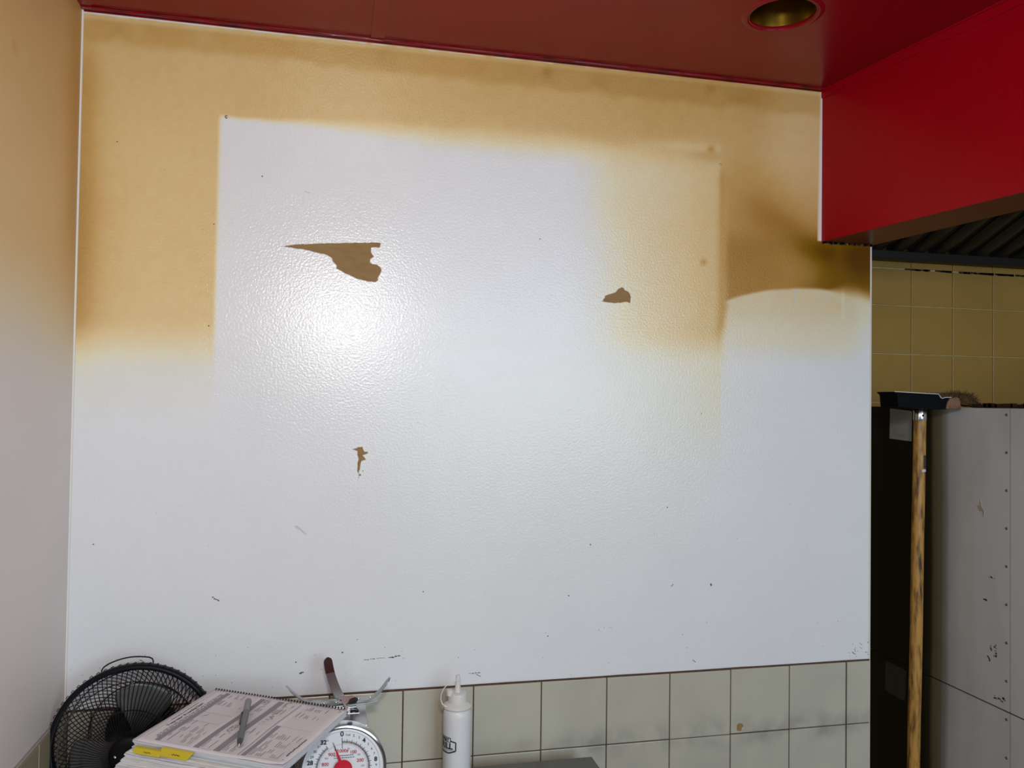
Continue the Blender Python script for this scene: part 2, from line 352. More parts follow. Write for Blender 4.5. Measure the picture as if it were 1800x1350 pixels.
# peeled spots: bare board with a ragged paint lip
def peel(pts, name='peeled_patch'):
    W3 = [at_wall(u, v) for u, v in pts]; Q = []
    for i, a in enumerate(W3):
        c = W3[(i+1) % len(W3)]; L = np.linalg.norm(c-a); k = max(1, int(L/.004))
        for j in range(k):
            t = j/k; q = a*(1-t)+c*t
            if j: q = q+np.array([random.uniform(-1,1), 0, random.uniform(-1,1)])*.0006
            Q.append((q[0], q[2]))
    b = MB(); b.prism(Q, lambda q: (q[0], .0005, q[1]), lambda q: (q[0], -.0004, q[1])); o = b.build(name, M_board, wall_back)
    b = MB(); b.tube([(x, -.0003, z) for x, z in Q], .0007, 5, closed=True); b.build('paint_lip', M_white, o)
def cpx(x, y, x0, y0, s): return (x0+x/s, y0+y/s)
peel([cpx(x, y, 470, 400, 7.2) for x, y in ((165,238),(370,212),(640,200),(980,192),(1385,188),(1437,197),(1424,255),(1315,255),(1312,310),(1350,368),(1305,400),(1300,440),(1330,460),(1380,465),(1430,500),(1447,545),(1400,640),(1402,668),(1370,692),(1270,685),(1130,650),(960,568),(870,520),(875,480),(835,440),(815,390),(740,345),(600,315),(510,290),(330,262))])
peel([cpx(x, y, 1020, 480, 15) for x, y in ((545,748),(605,715),(595,685),(640,660),(640,605),(700,575),(800,545),(930,500),(1000,410),(1090,370),(1140,385),(1175,450),(1250,475),(1310,540),(1335,640),(1320,800),(1305,800),(1230,768),(1090,785),(940,800),(790,785),(650,770))])
peel([cpx(x, y, 580, 760, 13.5) for x, y in ((510,405),(640,368),(655,345),(775,335),(785,385),(820,455),(905,455),(895,505),(820,535),(775,540),(830,600),(858,655),(750,685),(725,800),(715,890),(690,920),(690,980),(740,990),(740,1035),(690,1035),(672,1170),(660,1170),(680,1000),(640,920),(650,800),(655,700),(675,640),(645,530),(650,450))])
# scuffs, nail holes and specks
b = MB()
def speck(u, v, w, h, ang=0):
    p = at_wall(u, v); s = 1.22e-3; n = 7; pts = []
    for k in range(n):
        a = 2*PI*k/n; x = math.cos(a)*w*s/2*random.uniform(.6, 1.1); z = math.sin(a)*h*s/2*random.uniform(.6, 1.1)
        pts.append((p[0]+x*math.cos(ang)-z*math.sin(ang), p[2]+x*math.sin(ang)+z*math.cos(ang)))
    b.prism(pts, lambda q: (q[0], .0002, q[1]), lambda q: (q[0], -.00035, q[1]))
for a in ((398,205,6,7),(461,310,3,3),(376,394,3,3),(949,420,3,3),(367,573,3,3),(1250,1028,5,6),(1173,892,3,3),(1038,957,4,3),(206,249,2.5,2.5),(164,957,3,2),(963,1118,3,3),(602,1147,4,3),(638,828,2.5,2.5),(520,1164,3,3),(1000,1047,3,3),(1233,727,3,2),(744,1040,3,2)): speck(*a)
for u0, v0, u1, v1, w in ((642,1160,657,1158,1.6),(685,1156,701,1153,3),(664,1157,676,1157,1),(374,1050,384,1056,3),(527,1184,533,1182,4),(826,1184,842,1182,1.6),(838,1186,844,1188,2.5),(1498,1146,1504,1150,2.5),(1218,1161,1222,1164,2),(1180,1030,1183,1028,2),(246,1160,250,1162,2)):
    for t in np.linspace(0, 1, 4): speck(u0+(u1-u0)*t, v0+(v1-v0)*t+random.uniform(-.6,.6), abs(u1-u0)/3.2+1, w*random.uniform(.5,1.2), 0)
for _ in range(46):
    u = random.uniform(120, 1515); vt = 1245-.0595*(u-98); speck(u, vt-random.uniform(4, 90)**1.0, random.uniform(.9, 2.2), random.uniform(.8, 1.8))
for _ in range(22): speck(random.uniform(120, 1515), random.uniform(150, 1100), 1.2, 1.2)
for _ in range(18): speck(random.uniform(1490, 1526), random.uniform(1128, 1158), random.uniform(1.5,3.5), random.uniform(1,2.5))
b.build('scuff_marks', M_scuff, wall_back)['kind'] = 'stuff'
b = MB()
for u, v, w, h, a in ((524,928,20,5,-.6),(534,936,16,4,-.7),(540,338,14,3,-.3),(1397,512,9,10,.4),(1396,528,4,20,-.1),(1450,515,16,5,-.2)): speck(u, v, w, h, a)
b.build('paint_smears', mat('smear', (.62,.60,.55), .4), wall_back)
# holes with small plaster chips of the old board fixings
for (u, v) in ((1266,289),(398,205)):
    p = at_wall(u, v); b = MB(); b.lathe([(.0002,-.0016),(.0022,-.0014),(.0028,-.0004),(.003,.0002)], 12, Matrix.Translation((p[0],0,p[2])) @ Matrix.Rotation(-PI/2, 4, 'X')); b.build('screw_anchor', M_steel, wall_back)
# brown stained caulk under the paint edge
b = MB(); b.tube([(x, -.0035+.0008*math.sin(x*40), ZT-.0005+.0008*math.sin(x*23)) for x in np.linspace(.01, XE, 90)], .0010, 6); b.build('stained_joint', M_grout, wall_back)
b = MB(); b.tube([(.001, -.001, z) for z in np.linspace(ZT+.005, H, 30)], .0022, 6); b.build('corner_bead', M_caulk, wall_back)
b = MB(); b.box(XE-.001, XE+.003, -.001, .12, ZT-.4, ZB); b.build('corner_strip', M_rim, wall_back)
b = MB(); 
for _ in range(60):
    x = random.uniform(XR, XE); w = random.uniform(.002, .007); h = random.uniform(.002, .006); b.box(x, x+w, -.003, .001, ZB-h, ZB+.001)
b.build('burnt_edge_flakes', M_rust, wall_back)
# ceiling with a round opening for the recessed lamp
LX, LY, LR = 1.3545, -.3195, .066; S = .12; n = 64
b = MB(); vs = []; 
for k in range(n):
    a = 2*PI*k/n; c, s_ = math.cos(a), math.sin(a); m = max(abs(c), abs(s_)); vs += [(LX+LR*c, LY+LR*s_, H), (LX+S*c/m, LY+S*s_/m, H)]
b.add(vs, [(2*k, 2*k+1, 2*((k+1) % n)+1, 2*((k+1) % n)) for k in range(n)])
X0, X1, Y0, Y1 = -.05, 2.3, -2.4, .05
for (x0, x1, y0, y1) in ((X0, LX-S, Y0, Y1), (LX+S, X1, Y0, Y1), (LX-S, LX+S, Y0, LY-S), (LX-S, LX+S, LY+S, Y1)):
    b.add([(x0,y0,H),(x1,y0,H),(x1,y1,H),(x0,y1,H)], [(0,1,2,3)])
ceiling = struct(b.build('ceiling', M_ceil))
b = MB(); b.box(X0, X1, Y0, Y1, H+.16, H+.2); b.build('upper_slab', M_black2, ceiling)
# ceiling trims
b = MB(); b.box(0, XR, -.015, -.0005, H-.0025, H+.001); b.box(0, XR, -.002, -.0005, H-.005, H); struct(b.build('trim_1', M_redtrim, bevel=.0008))
b = MB(); b.box(.566, .596, -2.4, -.014, H-.0025, H+.001); struct(b.build('trim_2', M_ceil, bevel=.001))
b = MB(); b.tube([(x, -.0155+.0006*math.sin(x*37), H-.004+.0006*math.sin(x*61)) for x in np.linspace(.02, XR, 80)], .0013, 6); struct(b.build('trim_3', M_redtrim, smooth=60))
# red beam running from the wall toward the room
sl, sr, yl = .165, .09, -2.3
b = MB(); pl = [(XR, 0), (XR-sl*yl, yl), (XE+.008-sr*yl+.08, yl), (XE+.008, 0)]
b.prism(pl, lambda q: (q[0], q[1], ZB), lambda q: (q[0], q[1], H+.02)); beam = struct(b.build('trim_4', M_red))
b = MB(); e = .022
b.prism([(XR-.001, -.001), (XR-sl*yl-.001, yl), (XR-sl*yl-e*1.6, yl), (XR-.004, -.001)], lambda q: (q[0], q[1], H-.003), lambda q: (q[0], q[1], H+.001)); b.prism([(XR-.001, 0), (XR-sl*yl-.001, yl), (XR-sl*yl-.003, yl), (XR-.003, 0)], lambda q: (q[0], q[1], H-.02), lambda q: (q[0], q[1], H)); struct(b.build('trim_5', M_red, bevel=.0005))
b = MB(); b.prism([(pl[0][0]+.001, -.0005), (pl[1][0]+.001, yl), (pl[2][0]-.001, yl), (pl[3][0]-.001, .0)], lambda q: (q[0], q[1], ZB-.0008), lambda q: (q[0], q[1], ZB+.0002)); b.build('beam_underside', mat('underside_reflection_brown', (.13,.022,.014), .35, spec=.2, bump=(20,.1,.002)), beam)  # brownish reflection under the beam, put into the underside's colour
# far kitchen wall, floor
KY = .45
b = MB(); b.box(XE-.6, 3.6, KY+.004, KY+.12, 0, 2.6); wall_far = struct(b.build('wall_far', M_kgrout))
b = MB(); kx = 2.2755
for n in range(-4, 8):
    for r in range(13):
        z1 = 1.935+T*.75-(r*T) if False else 1.935-(r-1)*T
        x0 = kx+(n)*T+.0012
        zt = z1-.0012; zb = z1-T+.0012
        if r == 0: zt = 2.075; zb = 1.935+.0012; b.box(x0, x0+T-.0024, KY, KY+.006, zb, 2.052-.003); b.box(x0, x0+T-.0024, KY, KY+.006, 2.052+.0015, 2.2); continue
        b.box(x0, x0+T-.0024, KY, KY+.006, zb, zt)
b.build('wall_tiles', M_ktile, wall_far, bevel=.0012)
b = MB()
for _ in range(70):
    x = random.uniform(2.25, 3.0); w = random.uniform(.006, .03); b.box(x, x+w, KY-.0008, KY+.004, 2.052-random.uniform(.003,.006), 2.052+random.uniform(.0,.002))
b.build('peeled_joint', M_rust, wall_far)
b = MB(); b.box(3.6, 3.72, -4.5, .57, 0, 2.6); struct(b.build('wall_right_blocker', mat('dim_blocker_paint', (.20,.19,.17), .7)))  # unseen dark wall added to block world light and reflections from the right
b = MB(); b.box(2.3, 3.6, -4.5, .57, 2.6, 2.7); struct(b.build('trim_6', M_black2))
b = MB(); b.box(-.2, 3.6, -4.5, .6, -.05, 0); struct(b.build('floor', M_floor))

# ---------------------------------------------------------------- recessed lamp
t = thing('recessed_light', 'round recessed ceiling lamp with a gold reflector, switched off', 'ceiling light', (LX, LY, H))
b = MB(); b.lathe([(LR-.001, .004), (LR-.001, .0), (LR+.001, -.003), (LR+.006, -.0035), (LR+.011, -.0015), (LR+.0125, 0)], 64); b.build('trim_ring', M_ceil, t, smooth=50)
b = MB(); b.lathe([(LR-.0005, 0), (LR-.003, .012), (LR-.010, .05), (LR-.024, .10), (.028, .135), (.001, .14)], 64); b.build('reflector', M_gold, t, smooth=60)
b = MB(); b.lathe([(LR-.0008, -.001), (LR-.003, -.001), (LR-.004, .003), (LR-.002, .006)], 64); b.build('reflector_rim', M_redtrim, t, smooth=60)

# ---------------------------------------------------------------- hood
t = thing('range_hood', 'dark greasy kitchen hood with slanted baffle filters above the yellow tiles', 'range hood', (2.6, .2, 2.08))
sf = .42
def hp(x, d, h): return (x, .415-d, 2.096+d*sf+h)     # d: distance toward the room along y, h: height off the filter plane
b = MB()
for n in range(-4, 16):
    x0 = 2.10+n*.075
    for (a, c, h) in ((0, .046, 0),):
        prof = [(a, .010), (a+.004, .001), (a+.014, -.003), (c-.014, -.003), (c-.004, .001), (c, .010)]
        b.prism(prof, lambda q: hp(x0+q[0], 0, q[1]), lambda q: hp(x0+q[0], .62, q[1]))
o = b.build('baffle_filter', M_filter, smooth=40); keep(o, t)
b = MB(); b.add([hp(1.81,0,.014), hp(3.3,0,.014), hp(3.3,.62,.014), hp(1.81,.62,.014), hp(1.81,0,.03), hp(3.3,0,.03), hp(3.3,.62,.03), hp(1.81,.62,.03)], [(0,1,2,3),(7,6,5,4),(0,4,5,1),(1,5,6,2),(2,6,7,3),(3,7,4,0)]); o = b.build('filter_backing', M_hood); keep(o, t)
b = MB(); b.box(1.81, 3.3, .405, .4495, 2.072, 2.098); o = b.build('grease_channel', M_hood, bevel=.002); keep(o, t)
b = MB(); b.box(1.81, 3.3, -.28, .4495, 2.40, 2.48); b.box(1.81, 3.3, -.30, -.22, 2.33, 2.48); o = b.build('hood_body', M_hood); keep(o, t)

# ---------------------------------------------------------------- steel cabinet seen through the opening
CX = 2.13
t = thing('steel_cabinet', 'tall grey stainless steel cabinet side with riveted seams, black shade painted in toward the kitchen', 'cabinet', (2.45, 0, 0))
b = MB(); b.box(CX+.0041, 2.8, -.9, .445, .04, 1.606); keep(b.build('body', M_black2), t)
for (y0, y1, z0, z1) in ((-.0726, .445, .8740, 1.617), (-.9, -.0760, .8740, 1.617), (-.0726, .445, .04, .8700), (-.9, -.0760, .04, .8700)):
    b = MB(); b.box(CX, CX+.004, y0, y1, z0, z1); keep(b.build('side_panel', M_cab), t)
for k in range(-1, 11):
    z = 1.601-k*.0935 if k >= 0 else None
    if z is None: continue
    b = MB(); Mx = Matrix.Translation((CX, -.0645, z)) @ Matrix.Rotation(-PI/2, 4, 'Y')
    b.lathe([(.0034, 0), (.0032, .0012), (.0022, .002), (.0001, .0022)], 14, Mx); keep(b.build('rivet', M_darksteel, smooth=50), t)
b = MB(); b.box(CX+.012, CX+.03, -.9, .058, 1.608, 1.626)
for _ in range(26): y = random.uniform(-.2, .04); b.box(CX+.010, CX+.02, y, y+random.uniform(.006,.02), 1.62, 1.626+random.uniform(.001,.004))
keep(b.build('rusty_top_rail', M_rust), t)
b = MB()
def yz(c): return [(CX-.0006 if s_ else CX+.0002, y, z) for s_ in (0,) for y, z in c]
def plate(c, name, m, th=.0008):
    b = MB(); b.prism(c, lambda q: (CX+.0002, q[0], q[1]), lambda q: (CX-th, q[0], q[1])); o = b.build(name, m); keep(o, t); o['label'] = 'grey label with faint print' if m is M_label else 'dull metal plate'; return o
pl1 = plate([(.361,1.522),(.269,1.518),(.267,1.605),(.359,1.612)], 'notice_label', M_label)
b = MB()
for z, y0, y1, h in ((1.603,.345,.285,.0022),(1.597,.34,.283,.0025),(1.537,.345,.285,.002),(1.531,.34,.29,.0018)):
    y = y0
    while y > y1: w = random.uniform(.002,.006); b.box(CX-.0012, CX-.0007, y-w, y, z-h/2-(y0-y)*.03, z+h/2-(y0-y)*.03); y -= w+.0012
o = b.build('faint_print', M_greyink); o.parent = pl1
plate([(.372,.768),(.296,.766),(.291,.771),(.286,.852),(.29,.857),(.37,.857),(.376,.852),(.377,.773)], 'name_plate', mat('plate_grey', (.045,.047,.045), .35, .4))
b = MB()
for (y, z, w, h) in ((-.03,.896,.016,.004),(-.045,.894,.014,.003),(-.055,.9,.01,.003),(-.02,1.01,.014,.006),(-.03,1.0,.01,.008),(-.012,.985,.01,.004),(.0,1.13,.012,.002),(-.02,1.19,.012,.002),(-.03,1.02,.008,.004)):
    for _ in range(6):
        yy = y+random.gauss(0, w*.3); zz = z+random.gauss(0, h*.6); r = random.uniform(.0008, .0022)
        b.prism([(yy+r*math.cos(a)*1.5, zz+r*math.sin(a)) for a in np.linspace(0, 5.4, 6)], lambda q: (CX+.0002, q[0], q[1]), lambda q: (CX-.0004, q[0], q[1]))
keep(b.build('dirt_marks', mat('grey_dirt', (.075,.072,.068), .7)), t)
b = MB(); b.prism([(.03,1.368),(.022,1.352),(.012,1.352),(.008,1.335),(.004,1.354),(.012,1.362),(.018,1.385),(.021,1.365)], lambda q: (CX+.0002, q[0], q[1]), lambda q: (CX-.0005, q[0], q[1])); keep(b.build('scratch_mark', mat('bright_scratch', (.72,.72,.70), .4, .6)), t)

# ---------------------------------------------------------------- push broom leaning upside down
t = thing('push_broom', 'push broom standing upside down, worn wooden handle, against the steel cabinet', 'broom', (1.975, .06, 0))
top = Vector((2.018, .10, 1.612)); bot = Vector((1.978, .085, 0.005)); ax = (top-bot)
pts = [bot+ax*k/14+Vector((random.uniform(-1,1), random.uniform(-1,1), 0))*.0006 for k in range(14)]+[top-ax.normalized()*.028]
b = MB(); b.tube(pts, [.0155]*15, 20); keep(b.build('handle', M_wood, smooth=50), t)
b = MB(); q0 = top-ax.normalized()*.030; b.tube([q0, q0+ax.normalized()*.002, top-ax.normalized()*.004, top], [.0160, .0166, .0160, .0140], 20); f = b.build('ferrule', M_chrome, smooth=50); keep(f, t)
b = MB(); c = top-ax.normalized()*.017; b.lathe([(.0001,.0004),(.003,.0002),(.0032,-.002)], 12, Matrix.Translation(c+Vector((-.0035,-.0163,0))) @ Matrix.Rotation(PI/2, 4, 'X')); o = b.build('ferrule_hole', M_black, f)
b = MB(); s0 = bot+ax*((1.475-.005)/1.607); 
b.lathe([(.0159,-.018),(.0162,-.017),(.0162,.015),(.0159,.016)], 10, Matrix.Translation(s0), -1.55, -.75); keep(b.build('tape_remnant', mat('old_tape', (.05,.045,.045), .4)), t)
b = MB(); b.lathe([(.0159,-.028),(.0163,-.026),(.0162,-.022),(.0159,-.021)], 10, Matrix.Translation(s0), -1.8, -.7); keep(b.build('tape_edge', M_rim), t)
# head
YB0, YB1 = .065, .135
b = MB(); b.prism([(1.925,1.617),(1.922,1.647),(1.912,1.656),(2.046,1.651),(2.052,1.642),(2.056,1.6405),(2.084,1.643),(2.070,1.612),(2.03,1.611)], lambda q: (q[0], YB0, q[1]), lambda q: (q[0], YB1, q[1])); keep(b.build('sheet_bracket', M_sheet, bevel=.0012), t)
b = MB(); b.tube([(1.913,YB0,1.6565),(1.98,YB0,1.654),(2.045,YB0,1.652),(2.052,YB0,1.643),(2.057,YB0,1.641),(2.066,YB0,1.6435),(2.084,YB0,1.644)], .0011, 6); keep(b.build('bracket_highlight', M_rim), t)  # white tube stands in for the highlight along the bracket's top edge
b = MB(); b.prism([(2.066,1.6135),(2.070,1.630),(2.078,1.642),(2.100,1.645),(2.1065,1.642),(2.1115,1.620),(2.1125,1.6135)], lambda q: (q[0], YB0-.004, q[1]), lambda q: (q[0], YB1+.004, q[1])); keep(b.build('wood_block', M_block, bevel=.002), t)
b = MB()
def hair(p, d, L, r=.0009):
    d = Vector(d).normalized(); p = Vector(p); e_ = p+d*L+Vector((random.gauss(0,.001), random.gauss(0,.001), random.gauss(0,.001)))
    b.tube([p, (p+e_)/2, e_], [r, r*.9, r*.35], 4, caps=False)
for _ in range(1500):
    x = random.uniform(1.96, 2.15); y = random.uniform(YB0+.004, YB1-.004)
    if x < 2.06 and random.random() < .5: continue
    h = .010+.006*max(0, min(1, (x-1.96)/.1)); hair((x, y, 1.640), (random.gauss(.1,.25), random.gauss(0,.2), 1), random.uniform(.5, 1.15)*h+(.002 if x < 2.05 else 0))
for _ in range(1700):
    a = random.uniform(-.45, 1.6); y = random.uniform(YB0-.004, YB1-.006)
    hair((2.108+random.uniform(0,.012), y, 1.628), (math.cos(a)*1.6, random.gauss(0,.15), math.sin(a)*.62), random.uniform(.026,.062)*(.6+.4*math.cos(a)) if a > 0 else random.uniform(.03,.056), .0010)
o = b.build('bristles', M_bristle); keep(o, t); o['kind'] = 'stuff'

# ---------------------------------------------------------------- work table (below the frame) and the things on it
t = thing('work_table', 'steel work table under the fan, papers and kitchen scale', 'table', (.54, -.32, 0))
b = MB(); b.box(.012, 1.10, -.64, -.012, .772, .80); keep(b.build('table_top', M_table, bevel=.003), t)
for x in (.05, 1.06):
    for y in (-.60, -.05):
        b = MB(); b.tube([(x, y, 0), (x, y, .772)], .018, 16); keep(b.build('leg', M_table, smooth=50), t)
t = thing('metal_box', 'low dark grey metal box lying to the right of the squeeze bottle', 'box', (.93, -.25, .80))
b = MB(); b.box(.803, 1.060, -.44, -.065, .8005, .845); keep(b.build('body', M_darksteel, bevel=.003), t)
b = MB(); b.box(.800, 1.0635, -.443, -.061, .845, .850); keep(b.build('lid', M_darksteel, bevel=.0015), t)

# squeeze bottle
BX, BY = .764, -.085
t = thing('squeeze_bottle', 'translucent white squeeze bottle with a tethered nozzle cap, tile wall behind', 'bottle', (BX, BY, .80))
R_ = .0288
b = MB(); b.lathe([(.0001, .001), (R_-.004, .001), (R_-.001, .003), (R_, .008), (R_, .170), (R_-.0005, .178), (R_-.003, .184), (R_-.007, .188), (.019, .190), (.0001, .190)], 56); b.build('bottle_body', M_bottle, t, smooth=40)
b = MB(); b.lathe([(.019, .186), (R_-.0005, .1865), (R_+.0008, .189), (R_-.001, .1925), (.0215, .196), (.0195, .1985), (.0190, .212), (.0180, .2155), (.0150, .217), (.0068, .2175), (.0060, .222), (.0050, .236), (.0047, .249), (.0042, .2515), (.0001, .252)], 48); cap = b.build('nozzle_cap', M_cap, t, smooth=35)
b = MB(); b.lathe([(.0001,.224),(.006,.2238),(.0066,.220),(.006,.212),(.0001,.211)], 20, Matrix.Translation((-.017, -.004, 0))); b.build('tip_plug', M_cap, cap, smooth=40)
b = MB(); pts = []
for k in range(31):
    a = -2.15+k/30*3.55
    pts.append((-.0145-.0195*math.cos(a)*1.0+.0, -.012+.004*math.sin(a), .2135+.0240*math.sin(a)))
pts = [(-.020,-.010,.192),(-.027,-.011,.1935),(-.0335,-.011,.199),(-.0365,-.011,.208),(-.0355,-.010,.218),(-.031,-.009,.228),(-.023,-.008,.236),(-.012,-.007,.2408),(-.002,-.0062,.2425),(.008,-.005,.2415)]
b.tube(pts, [.0018,.0018,.0015,.0012,.001,.001,.001,.001,.001,.0012], 8); b.build('tether_strap', M_cap, cap, smooth=60)
vdir = math.atan2(CAM[1]-BY, CAM[0]-BX)
def cyl(s_, h, r=R_+.0003): a = vdir+s_/R_; return Vector((r*math.cos(a), r*math.sin(a), h))
b = MB(); sc0 = -.0300; zc = .1175
def L(co): return cyl(sc0+co[0], zc+co[1])
text_mesh('GRILL', .0165, lambda c: L((c.x, c.y-.0015)), b, .0007)
text_mesh('EXPERT', .0075, lambda c: L((c.x, c.y+.0105)), b, .0004)
text_mesh('SAUCE', .0042, lambda c: L((c.x, c.y-.0125)), b) if False else None
def line(pts, w=.0008):
    for i in range(len(pts)-1):
        (x0,y0),(x1,y1) = pts[i], pts[i+1]; k = max(1, int(math.hypot(x1-x0,y1-y0)/.002)); dx, dy = (x1-x0), (y1-y0); l = math.hypot(dx, dy); nx, ny = -dy/l*w, dx/l*w
        for j in range(k):
            a, c = j/k, (j+1)/k
            b.add([L((x0+dx*a+nx,y0+dy*a+ny)), L((x0+dx*c+nx,y0+dy*c+ny)), L((x0+dx*c-nx,y0+dy*c-ny)), L((x0+dx*a-nx,y0+dy*a-ny))], [(0,1,2,3)])
line([(-.0165,.0068),(-.0165,.0155),(.0165,.0155),(.0165,.0068)])
line([(-.0165,.0072),(.0165,.0072)], .0005)
line([(.0165,.0098),(.0275,.0075),(.0275,-.0095),(.012,-.0150),(-.012,-.0150),(-.0275,-.0095),(-.0275,.0075),(-.0165,.0098)], .0013)
line([(-.026,-.0088),(0,-.0095),(.026,-.0088)], .0004)
for k in range(9): line([(-.008+k*.002,-.0125),(-.0068+k*.002,-.0125)], .0006)
b.build('badge_print', M_ink, t)

# ---------------------------------------------------------------- kitchen scale
DX, DY, DZ, DR = .5315, -.26, .962, .0765
t = thing('kitchen_scale', 'maroon dial kitchen scale with four chrome cradle arms on top', 'kitchen scale', (DX, -.18, .80))
b = MB(); b.prism([(-.07,.8008),(.07,.8008),(.066,.86),(.053,.975),(.0515,1.008),(-.0515,1.008),(-.053,.975),(-.066,.86)], lambda q: (DX+q[0]-.007, -.203, q[1]), lambda q: (DX+q[0]-.007, -.065, q[1])); keep(b.build('body', M_maroon, bevel=.006, seg=3), t)
b = MB(); b.box(DX-.060, DX+.045, -.206, -.062, 1.008, 1.0115); keep(b.build('top_plate', M_steel, bevel=.0015), t)
tilt = math.radians(0)
FM = Matrix.Translation((DX, DY, DZ)) @ Matrix.Rotation(PI/2, 4, 'X')      # local z -> -y (toward the room), local y -> up
b = MB(); b.lathe([(DR-.006,-.024),(DR-.003,-.022),(DR-.0015,.004),(DR,.008),(DR-.0005,.0105),(DR-.003,.0115),(DR-.0055,.010),(DR-.0065,.004)], 96, FM); keep(b.build('bezel', M_chrome, smooth=40), t)
b = MB(); b.tube([(DX, -.238, DZ), (DX, -.202, DZ)], .034, 32); keep(b.build('dial_mount', M_maroon, smooth=40), t)
b = MB(); b.lathe([(.0001,.004),(DR-.006,.004)], 96, FM); b.lathe([(DR-.006,.004),(DR-.0055,.0045),(DR-.0105,.0062),(DR-.0125,.0045)], 96, FM); face = b.build('dial_face', M_dial, smooth=40); keep(face, t)
bk = MB(); br = MB()
def pol(r, g, z=.0052): return FM @ Vector((r*math.sin(g), r*math.cos(g), z))
A0 = -math.radians(2.5)
def ang(oz): return A0+math.radians(10.2*oz)
def tick(B_, g, r0, r1, w):
    c, s_ = math.cos(g), math.sin(g)
    B_.add([FM @ Vector((r*s_+k*w*c, r*c-k*w*s_, .0052)) for r, k in ((r0,-1),(r0,1),(r1,1),(r1,-1))], [(0,1,2,3)])
for i in range(32*8+1):
    oz = i/8; g = ang(oz); L_ = .0045
    if i % 8 == 0: L_ = .0085
    elif i % 4 == 0: L_ = .0062
    tick(bk, g, .0440, .0440+L_*.78, .00026 if i % 8 else .0004)
for i in range(100):
    g = A0+2*PI*i/100; tick(br, g, .0425, .0425-(.0015 if i % 10 else .006), .00012)
for k in range(128): a0, a1 = 2*PI*k/128, 2*PI*(k+1)/128; br.add([pol(.0424, a0), pol(.0424, a1), pol(.0426, a1), pol(.0426, a0)], [(0,1,2,3)])
tick(bk, A0, .0345, .0535, .00045)
def ftext(B_, s_, g, r, size, bold=0):
    p = (r*math.sin(g), r*math.cos(g)); text_mesh(s_, size, lambda c: FM @ Vector((c.x+p[0], c.y+p[1], .0053)), B_, bold)
ftext(bk, '0', A0, .0600, .0125, .00025)
for oz in range(1, 33):
    big = oz % 4 == 0
    s_ = str(oz)+('oz' if oz == 32 and False else '')
    if oz == 1: s_ = '1oz'
    ftext(bk, s_, ang(oz), .0585, .0105 if big else .0062, .0004 if big else 0)
ftext(bk, 'oz', ang(32)+.12, .0580, .0055)
ftext(br, '1000g', A0+.02, .0300, .0082, .0001)
for k in range(1, 10): ftext(br, str(k*100), A0+2*PI*k/10, .0320, .0082, .0001)
for k in range(10): ftext(br, str(k*100+50), A0+2*PI*(k+.5)/10, .0345, .0042)
for yy in (.0215, .0175):
    x = -.016
    while x < .018: w = random.uniform(.001, .0035); bk.add([FM @ Vector((x, yy, .0052)), FM @ Vector((x+w, yy, .0052)), FM @ Vector((x+w, yy+.0012, .0052)), FM @ Vector((x, yy+.0012, .0052))], [(0,1,2,3)]); x += w+.0009
for B_, m, nm in ((bk, M_ink, 'black_markings'), (br, M_redink, 'red_markings')):
    o = B_.build(nm, m); o.parent = face
g = -math.radians(20.5); b = MB()
def pp(r, w, z): return [FM @ Vector((r*math.sin(g)+k*w*math.cos(g), r*math.cos(g)-k*w*math.sin(g), z)) for k in (-1, 1)]
b.add(pp(0,.0028,.0075)+pp(.022,.0022,.0075)+pp(.036,.0008,.0075)+pp(0,.0028,.0083)+pp(.022,.0022,.0083)+pp(.036,.0008,.0083), [(0,1,3,2),(2,3,5,4),(6,8,9,7),(8,10,11,9),(0,6,7,1),(1,7,9,3),(3,9,11,5),(0,2,8,6),(2,4,10,8)])
keep(b.build('pointer', M_redcap), t)
b = MB(); b.add(pp(.035,.0008,.0077)+pp(.051,.0003,.0077)+pp(.035,.0008,.0082)+pp(.051,.0003,.0082), [(0,1,3,2),(4,6,7,5),(0,4,5,1),(2,3,7,6),(0,2,6,4),(1,5,7,3)]); keep(b.build('pointer_tip', M_ink), t)
b = MB(); b.lathe([(.0160,.0088),(.0162,.0098),(.0152,.0105),(.0145,.0098),(.013,.0100),(.0001,.0100)], 48, FM); b.lathe([(.003,.004),(.003,.009)], 12, FM); keep(b.build('centre_cap', M_redcap, smooth=40), t)
# bracket and cradle arms
CXs, CYs, CZs = .540, -.125, 1.028
b = MB(); b.box(CXs-.030, CXs+.024, CYs-.024, CYs+.03, 1.0112, 1.0130); b.box(CXs-.026, CXs+.017, CYs-.012, CYs-.009, 1.0125, 1.020); b.box(CXs-.027, CXs+.018, CYs-.014, CYs+.020, 1.0195, 1.0215); b.box(CXs-.006, CXs+.006, CYs-.006, CYs+.006, 1.021, 1.0275); keep(b.build('bracket', M_steel, bevel=.0012), t)
b = MB(); b.tube([(CXs+.012, CYs-.015, 1.0185), (CXs+.0175, CYs-.017, 1.0195), (CXs+.0200, CYs-.018, 1.016), (CXs+.0205, CYs-.018, 1.0128)], .0010, 6)
b.tube([(CXs+.006, CYs-.020, 1.0145), (CXs+.013, CYs-.022, 1.0165), (CXs+.02, CYs-.020, 1.014)], .0020, 8); keep(b.build('locking_clip', M_black, smooth=50), t)
